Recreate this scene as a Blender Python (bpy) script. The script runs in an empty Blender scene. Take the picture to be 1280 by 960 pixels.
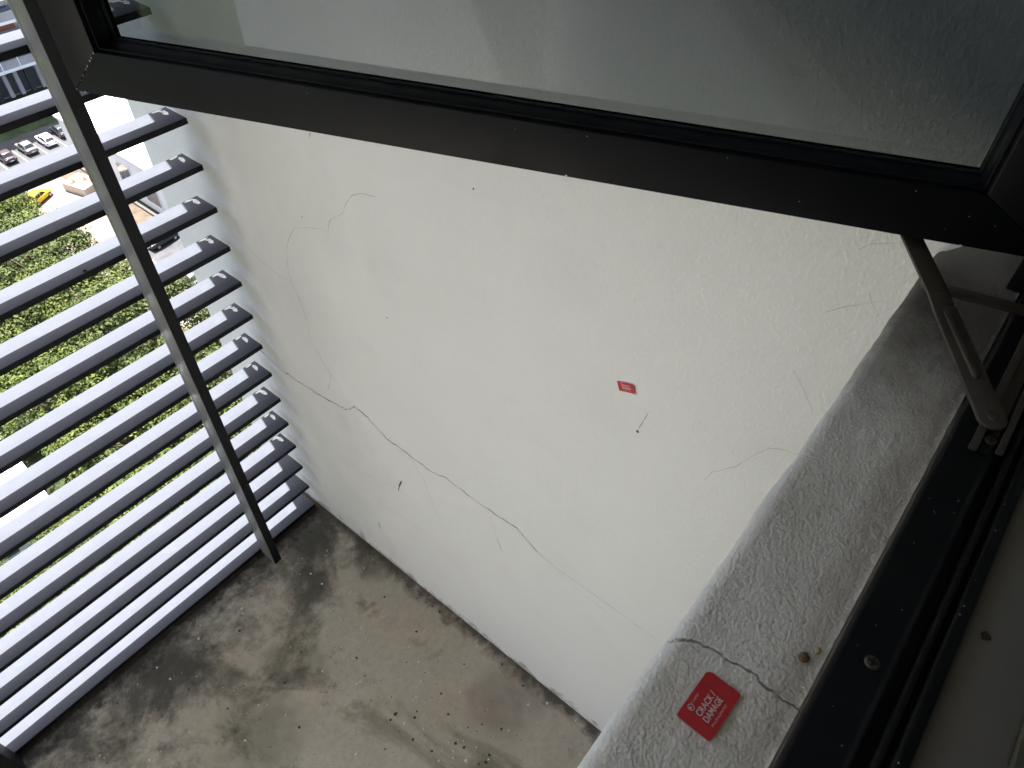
import bpy, bmesh, math, random
from mathutils import Vector, Matrix, noise
random.seed(7)
scene = bpy.context.scene
col = scene.collection
U = 0.1                                   # near scene is laid out in decimetres

# ------------------------------------------------------------------ camera
cd = bpy.data.cameras.new('camera'); cam = bpy.data.objects.new('camera', cd); col.objects.link(cam)
Rx = Vector((0.6336421, -0.7736076, 0.0053862)); Ry = Vector((-0.5570682, -0.4610892, -0.6907038)); Rz = Vector((0.5368172, 0.4346585, -0.7231177))
cpos = Vector((-6.5494, -13.2974, 19.6175)) * U
cam.matrix_world = Matrix(((Rx.x, -Ry.x, -Rz.x, cpos.x), (Rx.y, -Ry.y, -Rz.y, cpos.y), (Rx.z, -Ry.z, -Rz.z, cpos.z), (0, 0, 0, 1)))
cd.sensor_width = 36; cd.lens = 909.8 / 1280 * 36
cd.clip_start = 0.02; cd.clip_end = 5000
cd.dof.use_dof = True; cd.dof.focus_distance = 1.3; cd.dof.aperture_fstop = 36
scene.camera = cam

# ------------------------------------------------------------------ sky and sun
SUN = Vector((0.105, 0.40, 0.91)).normalized()
w = bpy.data.worlds.new('World'); scene.world = w; w.use_nodes = True
nt = w.node_tree; bg = nt.nodes['Background']
sk = nt.nodes.new('ShaderNodeTexSky'); sk.sky_type = 'NISHITA'; sk.sun_disc = False
sk.sun_elevation = math.asin(SUN.z); sk.sun_rotation = math.atan2(SUN.x, SUN.y)
sk.air_density = 0.7; sk.dust_density = 5.0; sk.ozone_density = 1.0
nt.links.new(sk.outputs[0], bg.inputs[0]); bg.inputs[1].default_value = 0.095
sd = bpy.data.lights.new('sun', 'SUN'); sd.energy = 5.0; sd.angle = math.radians(0.53); sd.color = (1.0, 0.965, 0.92)
so = bpy.data.objects.new('sun', sd); col.objects.link(so); so.rotation_euler = SUN.to_track_quat('Z', 'Y').to_euler(); so.location = (0, 20, 40)
vs = scene.view_settings; vs.view_transform = 'Standard'; vs.look = 'None'; vs.gamma = 1; vs.use_curve_mapping = False
vs.exposure = 2.56
vs.use_white_balance = True; vs.white_balance_temperature = 6280; vs.white_balance_tint = 10
scene.cycles.max_bounces = 8; scene.cycles.diffuse_bounces = 4; scene.cycles.transparent_max_bounces = 12

# ------------------------------------------------------------------ materials
class NB:
    def __init__(s, name):
        s.m = bpy.data.materials.new(name); s.m.use_nodes = True; s.t = s.m.node_tree; s.n = s.t.nodes
        s.p = s.n['Principled BSDF']; s.pos = None
    def new(s, kind, **kw):
        x = s.n.new(kind)
        for k, v in kw.items(): setattr(x, k, v)
        return x
    def link(s, a, b): s.t.links.new(a, b)
    def P(s):
        if s.pos is None: s.pos = s.new('ShaderNodeNewGeometry').outputs['Position']
        return s.pos
    def O(s): return s.new('ShaderNodeTexCoord').outputs['Object']
    def noise(s, vec, scale, detail=4, rough=0.55, stretch=None, dist=0.0):
        if stretch:
            mp = s.new('ShaderNodeMapping'); mp.inputs['Scale'].default_value = stretch; s.link(vec, mp.inputs[0]); vec = mp.outputs[0]
        x = s.new('ShaderNodeTexNoise'); x.inputs['Scale'].default_value = scale; x.inputs['Detail'].default_value = detail
        x.inputs['Roughness'].default_value = rough; x.inputs['Distortion'].default_value = dist; s.link(vec, x.inputs['Vector']); return x.outputs['Fac']
    def voro(s, vec, scale):
        x = s.new('ShaderNodeTexVoronoi'); x.inputs['Scale'].default_value = scale; s.link(vec, x.inputs['Vector']); return x.outputs['Distance']
    def ramp(s, fac, a, b, ca=(0, 0, 0, 1), cb=(1, 1, 1, 1)):
        x = s.new('ShaderNodeValToRGB'); e = x.color_ramp.elements
        e[0].position = a; e[1].position = b; e[0].color = ca; e[1].color = cb; s.link(fac, x.inputs[0]); return x.outputs[0]
    def mix(s, fac, a, b, mode='MIX'):
        x = s.new('ShaderNodeMix', data_type='RGBA', blend_type=mode)
        for sock, v in ((x.inputs[0], fac), (x.inputs[6], a), (x.inputs[7], b)):
            if isinstance(v, (int, float)): sock.default_value = v
            elif isinstance(v, tuple): sock.default_value = v if len(v) == 4 else (*v, 1)
            else: s.link(v, sock)
        return x.outputs[2]
    def math(s, op, a, b=0.0, c=None):
        x = s.new('ShaderNodeMath', operation=op)
        for i, v in enumerate((a, b) if c is None else (a, b, c)):
            if isinstance(v, (int, float)): x.inputs[i].default_value = v
            else: s.link(v, x.inputs[i])
        return x.outputs[0]
    def mrange(s, v, a, b, c=0.0, d=1.0):
        x = s.new('ShaderNodeMapRange'); s.link(v, x.inputs[0])
        for i, t in enumerate((a, b, c, d)): x.inputs[i + 1].default_value = t
        return x.outputs[0]
    def color(s, c):
        if isinstance(c, tuple): s.p.inputs['Base Color'].default_value = (*c, 1)
        else: s.link(c, s.p.inputs['Base Color'])
    def rough(s, r, spec=0.5):
        if isinstance(r, (int, float)): s.p.inputs['Roughness'].default_value = r
        else: s.link(r, s.p.inputs['Roughness'])
        s.p.inputs['Specular IOR Level'].default_value = spec
    def bump(s, h, strength=0.5, dist=0.002):
        x = s.new('ShaderNodeBump'); x.inputs['Strength'].default_value = strength; x.inputs['Distance'].default_value = dist
        s.link(h, x.inputs['Height']); s.link(x.outputs[0], s.p.inputs['Normal'])

def plain(name, c, rough=0.6, spec=0.4, metal=0.0, var=0.12, scale=6.0, bump=0.0):
    b = NB(name)
    f = b.noise(b.O(), scale, 5)
    lo = tuple(v * (1 - var) for v in c); hi = tuple(min(1, v * (1 + var)) for v in c)
    b.color(b.ramp(f, 0.3, 0.7, (*lo, 1), (*hi, 1))); b.rough(rough, spec); b.p.inputs['Metallic'].default_value = metal
    if bump: b.bump(f, bump, 0.01)
    return b.m

def mat_wall():
    b = NB('white_stucco'); P = b.P()
    big = b.noise(P, 1.6, 5, 0.6); mid = b.noise(P, 7, 5, 0.65, dist=0.4)
    c = b.ramp(big, 0.3, 0.75, (0.772, 0.765, 0.732, 1), (0.822, 0.815, 0.782, 1))
    c = b.mix(b.ramp(mid, 0.52, 0.8, (0, 0, 0, 1), (0.16, 0.16, 0.16, 1)), c, (0.62, 0.61, 0.58))
    # grey grime plus painted light falloff towards the louvre edge, shaped by streaky noise
    sep = b.new('ShaderNodeSeparateXYZ'); b.link(P, sep.inputs[0])
    st = b.noise(P, 4, 5, 0.6, (1, 1.2, 0.9))
    g = b.math('ADD', b.mrange(sep.outputs[1], -0.62, 0.0, 0, 0.72), b.math('MULTIPLY', b.math('SUBTRACT', st, 0.5), 1.0))
    c = b.mix(b.ramp(g, 0.25, 1.0, (0, 0, 0, 1), (0.5, 0.5, 0.5, 1)), c, (0.42, 0.42, 0.41))
    # splash dirt just above the ledge floor
    lo = b.math('ADD', b.mrange(sep.outputs[2], 0.10, -0.016, 0, 1.0), b.math('MULTIPLY', b.math('SUBTRACT', b.noise(P, 16, 6, 0.7), 0.5), 1.6))
    c = b.mix(b.ramp(lo, 0.8, 1.35, (0, 0, 0, 1), (0.6, 0.6, 0.6, 1)), c, (0.20, 0.18, 0.15))
    sp = b.voro(P, 38); c = b.mix(b.ramp(sp, 0.028, 0.05, (0.3, 0.3, 0.3, 1), (0, 0, 0, 1)), c, (0.40, 0.38, 0.35))
    b.color(c); b.rough(0.85, 0.25)
    f1 = b.noise(P, 230, 3, 0.55, (1, 1.0, 0.7)); f2 = b.noise(P, 85, 3, 0.55); f3 = b.noise(P, 4.5, 3, 0.5)
    # the coat is trowelled smoother low down and rougher above
    k = b.mrange(sep.outputs[2], 0.35, 1.3, 0.30, 1.0)
    h = b.math('ADD', b.math('MULTIPLY', b.math('ADD', f1, b.math('MULTIPLY', f2, 0.9)), k), b.math('MULTIPLY', f3, 3.5))
    b.bump(h, 0.8, 0.0018); return b.m

def mat_sill():
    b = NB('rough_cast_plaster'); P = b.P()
    big = b.noise(P, 9, 6, 0.65); fine = b.math('ADD', b.math('MULTIPLY', b.voro(P, 460), -0.9), b.math('ADD', b.math('MULTIPLY', b.noise(P, 700, 1, 0.5), 0.8), b.math('MULTIPLY', b.noise(P, 300, 1, 0.5), 1.0)))
    c = b.ramp(big, 0.3, 0.72, (0.66, 0.63, 0.57, 1), (0.80, 0.77, 0.715, 1))
    c = b.mix(b.ramp(b.noise(P, 30, 6, 0.7, dist=0.8), 0.58, 0.80, (0, 0, 0, 1), (0.4, 0.4, 0.4, 1)), c, (0.30, 0.27, 0.23))
    sep = b.new('ShaderNodeSeparateXYZ'); b.link(P, sep.inputs[0])
    e = b.math('ADD', b.mrange(sep.outputs[1], -1.352, -1.362, 0, 1), b.math('MULTIPLY', b.math('SUBTRACT', b.noise(P, 40, 5, 0.7), 0.5), 1.8))
    c = b.mix(b.ramp(e, 0.55, 0.95, (0, 0, 0, 1), (0.8, 0.8, 0.8, 1)), c, (0.72, 0.71, 0.68))   # pale filler along the frame
    e2 = b.math('ADD', b.mrange(sep.outputs[1], -1.298, -1.288, 0, 1), b.math('MULTIPLY', b.math('SUBTRACT', b.noise(P, 30, 5, 0.7), 0.5), 1.2))
    c = b.mix(b.ramp(e2, 0.6, 1.3, (0, 0, 0, 1), (0.7, 0.7, 0.7, 1)), c, (0.74, 0.735, 0.71))    # outer edge painted paler for the light it catches
    br = b.math('ADD', b.mrange(sep.outputs[1], -1.318, -1.352, 0, 1), b.math('MULTIPLY', b.math('SUBTRACT', b.noise(P, 17, 6, 0.68, (0.5, 1.4, 1), 0.6), 0.5), 2.0))
    c = b.mix(b.ramp(br, 0.5, 1.2, (0, 0, 0, 1), (0.5, 0.5, 0.5, 1)), c, (0.33, 0.28, 0.215))   # brown run-off stain beside the frame
    # black grime plus the sash's shade painted in towards the hinge end
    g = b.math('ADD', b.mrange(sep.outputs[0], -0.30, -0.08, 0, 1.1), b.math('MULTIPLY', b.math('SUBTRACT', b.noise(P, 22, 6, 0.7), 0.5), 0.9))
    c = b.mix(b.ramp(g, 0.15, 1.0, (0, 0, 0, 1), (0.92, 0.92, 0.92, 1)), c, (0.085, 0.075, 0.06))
    b.color(c); b.rough(0.9, 0.2); b.bump(fine, 0.8, 0.00062); return b.m

def mat_floor():
    b = NB('stained_concrete'); P = b.P()
    n1 = b.noise(P, 2.6, 6, 0.6, dist=0.3); n2 = b.noise(P, 7, 7, 0.68, dist=0.6); n3 = b.noise(P, 60, 5, 0.7); n4 = b.noise(P, 4.0, 7, 0.62, dist=1.0)
    c = b.ramp(n1, 0.35, 0.65, (0.465, 0.405, 0.315, 1), (0.53, 0.495, 0.41, 1))
    c = b.mix(b.ramp(n2, 0.5, 0.68, (0, 0, 0, 1), (0.6, 0.6, 0.6, 1)), c, (0.60, 0.505, 0.385))
    c = b.mix(b.ramp(b.noise(P, 3.3, 6, 0.6, (1.3, 0.8, 1), 0.8), 0.52, 0.64, (0, 0, 0, 1), (0.85, 0.85, 0.85, 1)), c, (0.19, 0.18, 0.125))
    sep = b.new('ShaderNodeSeparateXYZ'); b.link(P, sep.inputs[0]); X, Y = sep.outputs[0], sep.outputs[1]
    wob = b.math('MULTIPLY', b.math('SUBTRACT', n4, 0.5), 2.3); wob2 = b.math('ADD', b.math('MULTIPLY', b.math('SUBTRACT', n2, 0.5), 1.4), b.math('MULTIPLY', b.math('SUBTRACT', b.noise(P, 38, 6, 0.72), 0.5), 1.1))
    def blob(cx, cy, r0, r1, col_, amt):
        vm = b.new('ShaderNodeVectorMath', operation='DISTANCE'); b.link(P, vm.inputs[0]); vm.inputs[1].default_value = (cx, cy, -0.016)
        f = b.math('ADD', b.mrange(vm.outputs['Value'], r1, r0, 0, 1), b.math('ADD', b.math('MULTIPLY', b.math('SUBTRACT', n4, 0.5), 1.6), b.math('MULTIPLY', b.math('SUBTRACT', b.noise(P, 30, 6, 0.72), 0.5), 1.3)))
        return b.mix(b.ramp(f, 0.45, 1.05, (0, 0, 0, 1), (amt * .85, amt * .85, amt * .85, 1)), c, col_)
    for q in ((-0.10, -0.09, 0.05, 0.17, (0.075, 0.07, 0.055), 0.85), (-0.21, -0.20, 0.04, 0.15, (0.07, 0.068, 0.05), 0.9), (-0.29, -0.27, 0.02, 0.11, (0.10, 0.10, 0.065), 0.85), (-0.40, -0.34, 0.03, 0.16, (0.15, 0.145, 0.10), 0.8), (-0.55, -0.40, 0.05, 0.22, (0.19, 0.18, 0.125), 0.7), (-0.62, -0.12, 0.04, 0.2, (0.07, 0.066, 0.052), 0.8), (-0.10, -0.86, 0.04, 0.16, (0.20, 0.165, 0.135), 0.6), (-0.04, -0.30, 0.02, 0.12, (0.11, 0.095, 0.07), 0.8)):
        c = blob(*q)
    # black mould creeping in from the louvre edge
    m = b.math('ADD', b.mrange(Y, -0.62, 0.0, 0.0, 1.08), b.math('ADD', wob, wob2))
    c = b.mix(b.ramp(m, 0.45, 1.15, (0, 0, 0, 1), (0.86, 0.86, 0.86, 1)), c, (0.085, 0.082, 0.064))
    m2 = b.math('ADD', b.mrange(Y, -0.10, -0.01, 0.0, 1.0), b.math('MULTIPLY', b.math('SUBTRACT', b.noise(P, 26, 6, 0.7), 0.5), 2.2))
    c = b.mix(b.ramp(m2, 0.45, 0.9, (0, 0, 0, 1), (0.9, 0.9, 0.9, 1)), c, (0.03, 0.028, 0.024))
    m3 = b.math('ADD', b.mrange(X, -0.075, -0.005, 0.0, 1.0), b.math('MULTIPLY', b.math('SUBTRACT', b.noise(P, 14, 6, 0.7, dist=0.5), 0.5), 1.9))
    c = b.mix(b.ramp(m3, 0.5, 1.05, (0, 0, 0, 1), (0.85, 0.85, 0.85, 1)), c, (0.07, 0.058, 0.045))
    sp = b.voro(P, 42); c = b.mix(b.ramp(sp, 0.05, 0.09, (0.7, 0.7, 0.7, 1), (0, 0, 0, 1)), c, (0.10, 0.09, 0.075))
    c = b.mix(0.35, c, b.ramp(n3, 0.25, 0.8, (0.25, 0.25, 0.25, 1), (1.0, 1.0, 1.0, 1)), 'MULTIPLY')
    b.color(c); b.rough(0.9, 0.25); b.bump(b.math('ADD', n3, b.math('MULTIPLY', n2, 1.5)), 0.6, 0.003); return b.m

def mat_paint(name, c, rough, spec=0.5, dust=0.0, dustc=(0.4, 0.4, 0.4)):
    b = NB(name); P = b.O()
    f = b.noise(P, 30, 5, 0.65); cc = b.mix(b.ramp(f, 0.5, 0.8, (0, 0, 0, 1), (dust, dust, dust, 1)), c, dustc)
    b.color(cc); b.rough(b.ramp(b.noise(P, 18, 4), 0.3, 0.7, (rough * 0.85,) * 3 + (1,), (min(1, rough * 1.15),) * 3 + (1,)), spec)
    b.bump(b.noise(P, 500, 2), 0.08, 0.0005); return b.m

def mat_glass():
    b = NB('tinted_glass'); n = b.n; n.remove(b.p)
    out = n['Material Output']
    tr = b.new('ShaderNodeBsdfTransparent'); tr.inputs[0].default_value = (0.505, 0.53, 0.54, 1)
    gl = b.new('ShaderNodeBsdfGlossy'); gl.inputs['Roughness'].default_value = 0.02; gl.inputs[0].default_value = (0.9, 0.95, 1, 1)
    fr = b.new('ShaderNodeFresnel'); fr.inputs[0].default_value = 1.5
    geo = b.new('ShaderNodeNewGeometry'); ff = b.math('MULTIPLY', fr.outputs[0], b.math('SUBTRACT', 1.0, geo.outputs['Backfacing']))   # reflect once, at the outer face
    mx = b.new('ShaderNodeMixShader'); b.link(ff, mx.inputs[0]); b.link(tr.outputs[0], mx.inputs[1]); b.link(gl.outputs[0], mx.inputs[2])
    b.link(mx.outputs[0], out.inputs[0]); return b.m

def mat_leaf(name, c1, c2):
    b = NB(name); g = b.new('ShaderNodeNewGeometry')
    c = b.ramp(g.outputs['Random Per Island'], 0.0, 1.0, (*c1, 1), (*c2, 1))
    oi = b.new('ShaderNodeObjectInfo'); c = b.mix(b.mrange(oi.outputs['Random'], 0, 1, 0.0, 0.35), c, (0.07, 0.08, 0.018))
    cl = b.noise(g.outputs['Position'], 0.55, 3, 0.5); c = b.mix(b.ramp(cl, 0.35, 0.65), b.mix(0.4, c, (0.018, 0.03, 0.008)), c)
    b.color(c); b.rough(0.7, 0.08)
    b.p.inputs['Transmission Weight'].default_value = 0.0
    return b.m

M = {}
M['wall'] = mat_wall(); M['sill'] = mat_sill(); M['floor'] = mat_floor(); M['glass'] = mat_glass()
M['blade'] = mat_paint('grey_blade_paint', (0.070, 0.075, 0.088), 0.65, 0.05, 0.5, (0.088, 0.093, 0.104))
M['black'] = mat_paint('shade_black', (0.008, 0.0085, 0.010), 0.5, 0.25)  # black paints in the shade on room-facing blade edges and post fronts
M['post'] = mat_paint('grey_post_paint', (0.17, 0.173, 0.173), 0.5, 0.35, 0.3, (0.21, 0.21, 0.205))
M['sash'] = mat_paint('dark_window_paint', (0.004, 0.0044, 0.0058), 0.45, 0.16, 0.1, (0.012, 0.012, 0.013))
M['frame'] = mat_paint('black_frame_paint', (0.0055, 0.006, 0.0072), 0.5, 0.25, 0.4, (0.014, 0.014, 0.014))
M['rubber'] = mat_paint('black_rubber', (0.008, 0.008, 0.009), 0.6, 0.3)
M['steel'] = mat_paint('tarnished_steel', (0.062, 0.053, 0.042), 0.5, 0.35, 0.9, (0.026, 0.02, 0.014))
M['crack'] = plain('crack_dark', (0.22, 0.21, 0.195), 0.95, 0.1)
M['crack_faint'] = plain('hairline_crack', (0.57, 0.56, 0.535), 0.95, 0.1)
M['crack_mid'] = plain('fine_crack', (0.50, 0.485, 0.46), 0.95, 0.1)
M['mark'] = plain('dark_mark', (0.10, 0.095, 0.085), 0.9, 0.1)
M['pale_patch'] = plain('pale_blade_patch', (0.52, 0.53, 0.54), 0.6, 0.3, var=0.25, scale=80)  # pale tone of the irregular patches near the blade ends
M['red'] = plain('red_sticker_paper', (0.52, 0.03, 0.038), 0.5, 0.4, var=0.06, scale=60)
M['ink'] = plain('white_print', (0.72, 0.60, 0.60), 0.6, 0.3)
M['stool'] = plain('painted_board', (0.19, 0.18, 0.165), 0.6, 0.4, var=0.06, scale=20)
M['room'] = plain('room_plaster', (0.42, 0.41, 0.39), 0.85, 0.2)
M['chip'] = plain('bare_metal_chip', (0.55, 0.54, 0.52), 0.5, 0.5)
M['brown'] = plain('brown_bit', (0.16, 0.105, 0.055), 0.8, 0.2, var=0.3, scale=300)
M['peb_w'] = plain('pale_grit', (0.60, 0.58, 0.54), 0.8, 0.2); M['peb_d'] = plain('dark_grit', (0.06, 0.055, 0.05), 0.8, 0.2)
M['asphalt'] = plain('asphalt', (0.055, 0.055, 0.057), 0.9, 0.2, var=0.25, scale=0.6)
M['paving'] = plain('beige_paving', (0.14, 0.118, 0.10), 0.9, 0.2, var=0.18, scale=0.5)
M['soil'] = plain('bare_soil', (0.085, 0.066, 0.048), 0.95, 0.1, var=0.3, scale=0.8)
M['lawn'] = plain('lawn', (0.04, 0.055, 0.025), 0.95, 0.1, var=0.35, scale=0.5)
M['ground'] = plain('ground', (0.035, 0.045, 0.02), 0.95, 0.1, var=0.3, scale=0.1)
M['linew'] = plain('worn_road_paint', (0.28, 0.28, 0.27), 0.7, 0.3)
M['kerb'] = plain('kerb_concrete', (0.62, 0.58, 0.52), 0.8, 0.2)
M['bwhite'] = plain('building_white', (0.80, 0.80, 0.79), 0.8, 0.2, var=0.03, scale=0.3)
M['bgrey'] = plain('building_grey', (0.33, 0.32, 0.32), 0.8, 0.2, var=0.1, scale=0.4)
M['broof'] = plain('building_roof', (0.72, 0.71, 0.69), 0.85, 0.2, var=0.1, scale=0.3)
M['bpane'] = plain('window_blue_glass', (0.10, 0.12, 0.15), 0.15, 0.6)
M['bwood'] = plain('brown_shutter', (0.20, 0.075, 0.04), 0.6, 0.3)
M['bdark'] = plain('dark_opening', (0.03, 0.032, 0.036), 0.6, 0.3)
M['cream'] = plain('cream_concrete', (0.62, 0.53, 0.42), 0.85, 0.2, var=0.1, scale=1)
M['bark'] = plain('bark', (0.10, 0.075, 0.05), 0.95, 0.1)
M['leaf'] = [mat_leaf('leaves_fresh', (0.040, 0.058, 0.014), (0.098, 0.118, 0.030)), mat_leaf('leaves_olive', (0.036, 0.050, 0.015), (0.086, 0.102, 0.032))]
M['tyre'] = plain('tyre_rubber', (0.02, 0.02, 0.02), 0.8, 0.2); M['rim'] = plain('alloy_rim', (0.45, 0.45, 0.46), 0.35, 0.5, metal=0.7)
M['cglass'] = plain('car_glass', (0.02, 0.023, 0.027), 0.08, 0.6); M['lampw'] = plain('headlamp', (0.7, 0.7, 0.68), 0.2, 0.6); M['lampr'] = plain('tail_lamp', (0.10, 0.012, 0.012), 0.25, 0.5)

# ------------------------------------------------------------------ mesh helpers
class MB:
    def __init__(s): s.v = []; s.f = []
    def add(s, vs, fs):
        o = len(s.v); s.v += [tuple(v) for v in vs]; s.f += [tuple(i + o for i in f) for f in fs]; return s
    def box(s, x0, x1, y0, y1, z0, z1):
        return s.add([(x, y, z) for z in (z0, z1) for y in (y0, y1) for x in (x0, x1)],
                     [(0, 2, 3, 1), (4, 5, 7, 6), (0, 1, 5, 4), (2, 6, 7, 3), (0, 4, 6, 2), (1, 3, 7, 5)])
    def prism(s, poly, a, b, axis='x'):
        n = len(poly)
        mk = {'x': lambda t, p: (t, p[0], p[1]), 'y': lambda t, p: (p[0], t, p[1]), 'z': lambda t, p: (p[0], p[1], t)}[axis]
        vs = [mk(a, p) for p in poly] + [mk(b, p) for p in poly]
        fs = [tuple(range(n))[::-1], tuple(range(n, 2 * n))] + [(i, (i + 1) % n, n + (i + 1) % n, n + i) for i in range(n)]
        return s.add(vs, fs)
    def cyl(s, c, r, h, n=16, axis='z', r2=None):
        r2 = r if r2 is None else r2; vs = []
        for t, rr in ((0, r), (h, r2)):
            for i in range(n):
                a = 2 * math.pi * i / n; p = (rr * math.cos(a), rr * math.sin(a))
                vs.append({'z': (c[0] + p[0], c[1] + p[1], c[2] + t), 'y': (c[0] + p[0], c[1] + t, c[2] + p[1]), 'x': (c[0] + t, c[1] + p[0], c[2] + p[1])}[axis])
        return s.add(vs, [tuple(range(n))[::-1], tuple(range(n, 2 * n))] + [(i, (i + 1) % n, n + (i + 1) % n, n + i) for i in range(n)])
    def tube(s, pts, rads, n=8):
        rings = []
        for i, p in enumerate(pts):
            p = Vector(p); d = (Vector(pts[min(i + 1, len(pts) - 1)]) - Vector(pts[max(i - 1, 0)])).normalized()
            a = d.orthogonal().normalized(); b = d.cross(a)
            rings.append([p + (a * math.cos(2 * math.pi * k / n) + b * math.sin(2 * math.pi * k / n)) * rads[i] for k in range(n)])
        vs = [v for r in rings for v in r]; fs = []
        for i in range(len(pts) - 1):
            for k in range(n): fs.append((i * n + k, i * n + (k + 1) % n, (i + 1) * n + (k + 1) % n, (i + 1) * n + k))
        fs += [tuple(range(n))[::-1], tuple(range((len(pts) - 1) * n, len(pts) * n))]
        return s.add(vs, fs)
    def mesh(s, name, mat, bevel=0.0, seg=2, smooth=False, scale=1.0):
        me = bpy.data.meshes.new(name); me.from_pydata([tuple(c * scale for c in v) for v in s.v], [], s.f)
        bm = bmesh.new(); bm.from_mesh(me); bmesh.ops.recalc_face_normals(bm, faces=bm.faces)
        if bevel:
            ed = [e for e in bm.edges if len(e.link_faces) == 2 and e.calc_face_angle(0) > 0.5]
            bmesh.ops.bevel(bm, geom=ed, offset=bevel * scale, segments=seg, affect='EDGES', profile=0.5, clamp_overlap=True)
        bm.to_mesh(me); bm.free()
        if smooth or bevel:
            me.polygons.foreach_set('use_smooth', [True] * len(me.polygons))
            if bevel and not smooth: me.set_sharp_from_angle(angle=math.radians(40))
        me.materials.append(mat); return me
    def build(s, name, mat, parent=None, bevel=0.0, seg=2, smooth=False, scale=U):
        return link(name, s.mesh(name, mat, bevel, seg, smooth, scale), parent)

def link(name, me, parent=None):
    o = bpy.data.objects.new(name, me); col.objects.link(o)
    if parent: o.parent = parent
    return o
def tag(o, label=None, cat=None, group=None, kind=None):
    for k, v in (('label', label), ('category', cat), ('group', group), ('kind', kind)):
        if v: o[k] = v
    return o
def empty(name, loc=(0, 0, 0), rz=0.0):
    o = bpy.data.objects.new(name, None); col.objects.link(o); o.location = loc; o.rotation_euler = (0, 0, rz); o.empty_display_size = 0.05; return o
def copy_tree(o, parent=None):
    c = o.copy(); col.objects.link(c); c.parent = parent
    for ch in list(o.children): copy_tree(ch, c)
    return c

# ================================================================== LEDGE AND TOWER
ZF, ZS, YS, YI = -0.16, 15.80, -12.86, -13.61
tag(MB().box(-36, 0, -12.9, 0.95, ZF - 2, ZF).build('ledge_floor', M['floor']), kind='structure')
tag(MB().box(-36, 0, -14.5, 0.95, 29.0, 31.0).build('ceiling_slab', M['wall']), kind='structure')
# white side wall that closes the ledge
wall = MB().box(0, 2.0, -14.6, 2.72, -460, 60).build('white_wall', M['wall'])
tag(wall, 'tall white stucco wall with long hairline cracks closing the ledge', 'wall')
tag(MB().box(-37.5, -36, -14.5, 2.72, -2.16, 31).build('unseen_end_wall', M['wall']), 'unseen white plaster wall at the near end of the ledge, set back to bounce sun', 'wall')  # unseen wall behind a louvre-free bay, added to bounce sun onto the white wall
tag(MB().box(-36, 0, -14.5, -12.86, 25.4, 29.0).build('lintel_wall', M['wall']), 'white plaster lintel above the open window', 'wall')
tag(MB().box(-36, -19.5, -14.5, -12.86, ZS, 25.4).build('window_side_wall', M['wall']), 'white plaster wall beside the window opening', 'wall')

# cracks and marks in the white wall: (y, z) in decimetres
CR = {
'main': [(0.677, 6.58), (0.414, 6.394), (-0.309, 6.205), (-1.05, 6.218), (-1.841, 6.283), (-2.827, 6.45), (-3.229, 6.851), (-3.68, 6.78), (-4.263, 6.441), (-4.947, 6.453), (-5.698, 6.394), (-6.128, 6.556), (-7.132, 6.472), (-8.154, 6.547), (-8.718, 6.194), (-9.308, 6.101), (-10.497, 6.125), (-11.721, 6.099)],
'c2': [(-5.161, 13.246), (-4.869, 13.188), (-4.545, 13.031), (-4.327, 12.774), (-4.19, 12.543), (-3.766, 12.2), (-3.635, 11.869), (-3.491, 11.911), (-2.574, 11.547), (-2.309, 11.19), (-2.091, 10.84), (-1.947, 10.268), (-1.92, 9.874), (-2.062, 9.576), (-2.139, 9.051), (-2.164, 8.592), (-2.148, 8.164)],
'c3': [(0.14, 10.243), (-0.286, 10.222), (-1.012, 9.921), (-1.537, 9.855), (-1.92, 9.874)],
'c4': [(-2.148, 8.164), (-2.386, 7.722), (-2.58, 7.504), (-2.408, 7.066), (-2.156, 6.558)],
'c4b': [(-2.58, 7.504), (-2.816, 7.339), (-2.987, 7.128)],
'c5': [(-0.154, 3.393), (-1.696, 3.357), (-3.249, 3.043), (-5.096, 3.303), (-5.509, 3.149), (-7.026, 3.44)],
'c6': [(-1.298, 3.753), (-2.634, 3.893), (-4.404, 4.561), (-5.497, 4.431)],
'c12': [(-4.947, 6.453), (-5.382, 5.817), (-5.664, 4.765), (-5.887, 4.282)],
'c7': [(-11.534, 11.174), (-11.605, 11.424), (-11.884, 11.786), (-12.066, 12.194), (-12.173, 12.411), (-12.356, 12.525), (-12.531, 12.571), (-12.8, 12.60)],
'c8': [(-12.107, 13.764), (-12.263, 13.605), (-12.512, 13.274)],
'c9': [(-12.493, 15.103), (-12.55, 15.012), (-12.703, 14.857), (-12.756, 14.802)],
'c10': [(-12.185, 14.677), (-12.361, 14.858), (-12.659, 15.08), (-12.742, 15.084)],
'c11': [(-12.242, 15.491), (-12.335, 15.598), (-12.564, 15.72)],
'c13': [(-7.446, 6.312), (-7.573, 5.709), (-7.754, 5.162)],
'c14': [(-8.718, 6.194), (-9.735, 5.867), (-11.121, 5.726)]}
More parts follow.
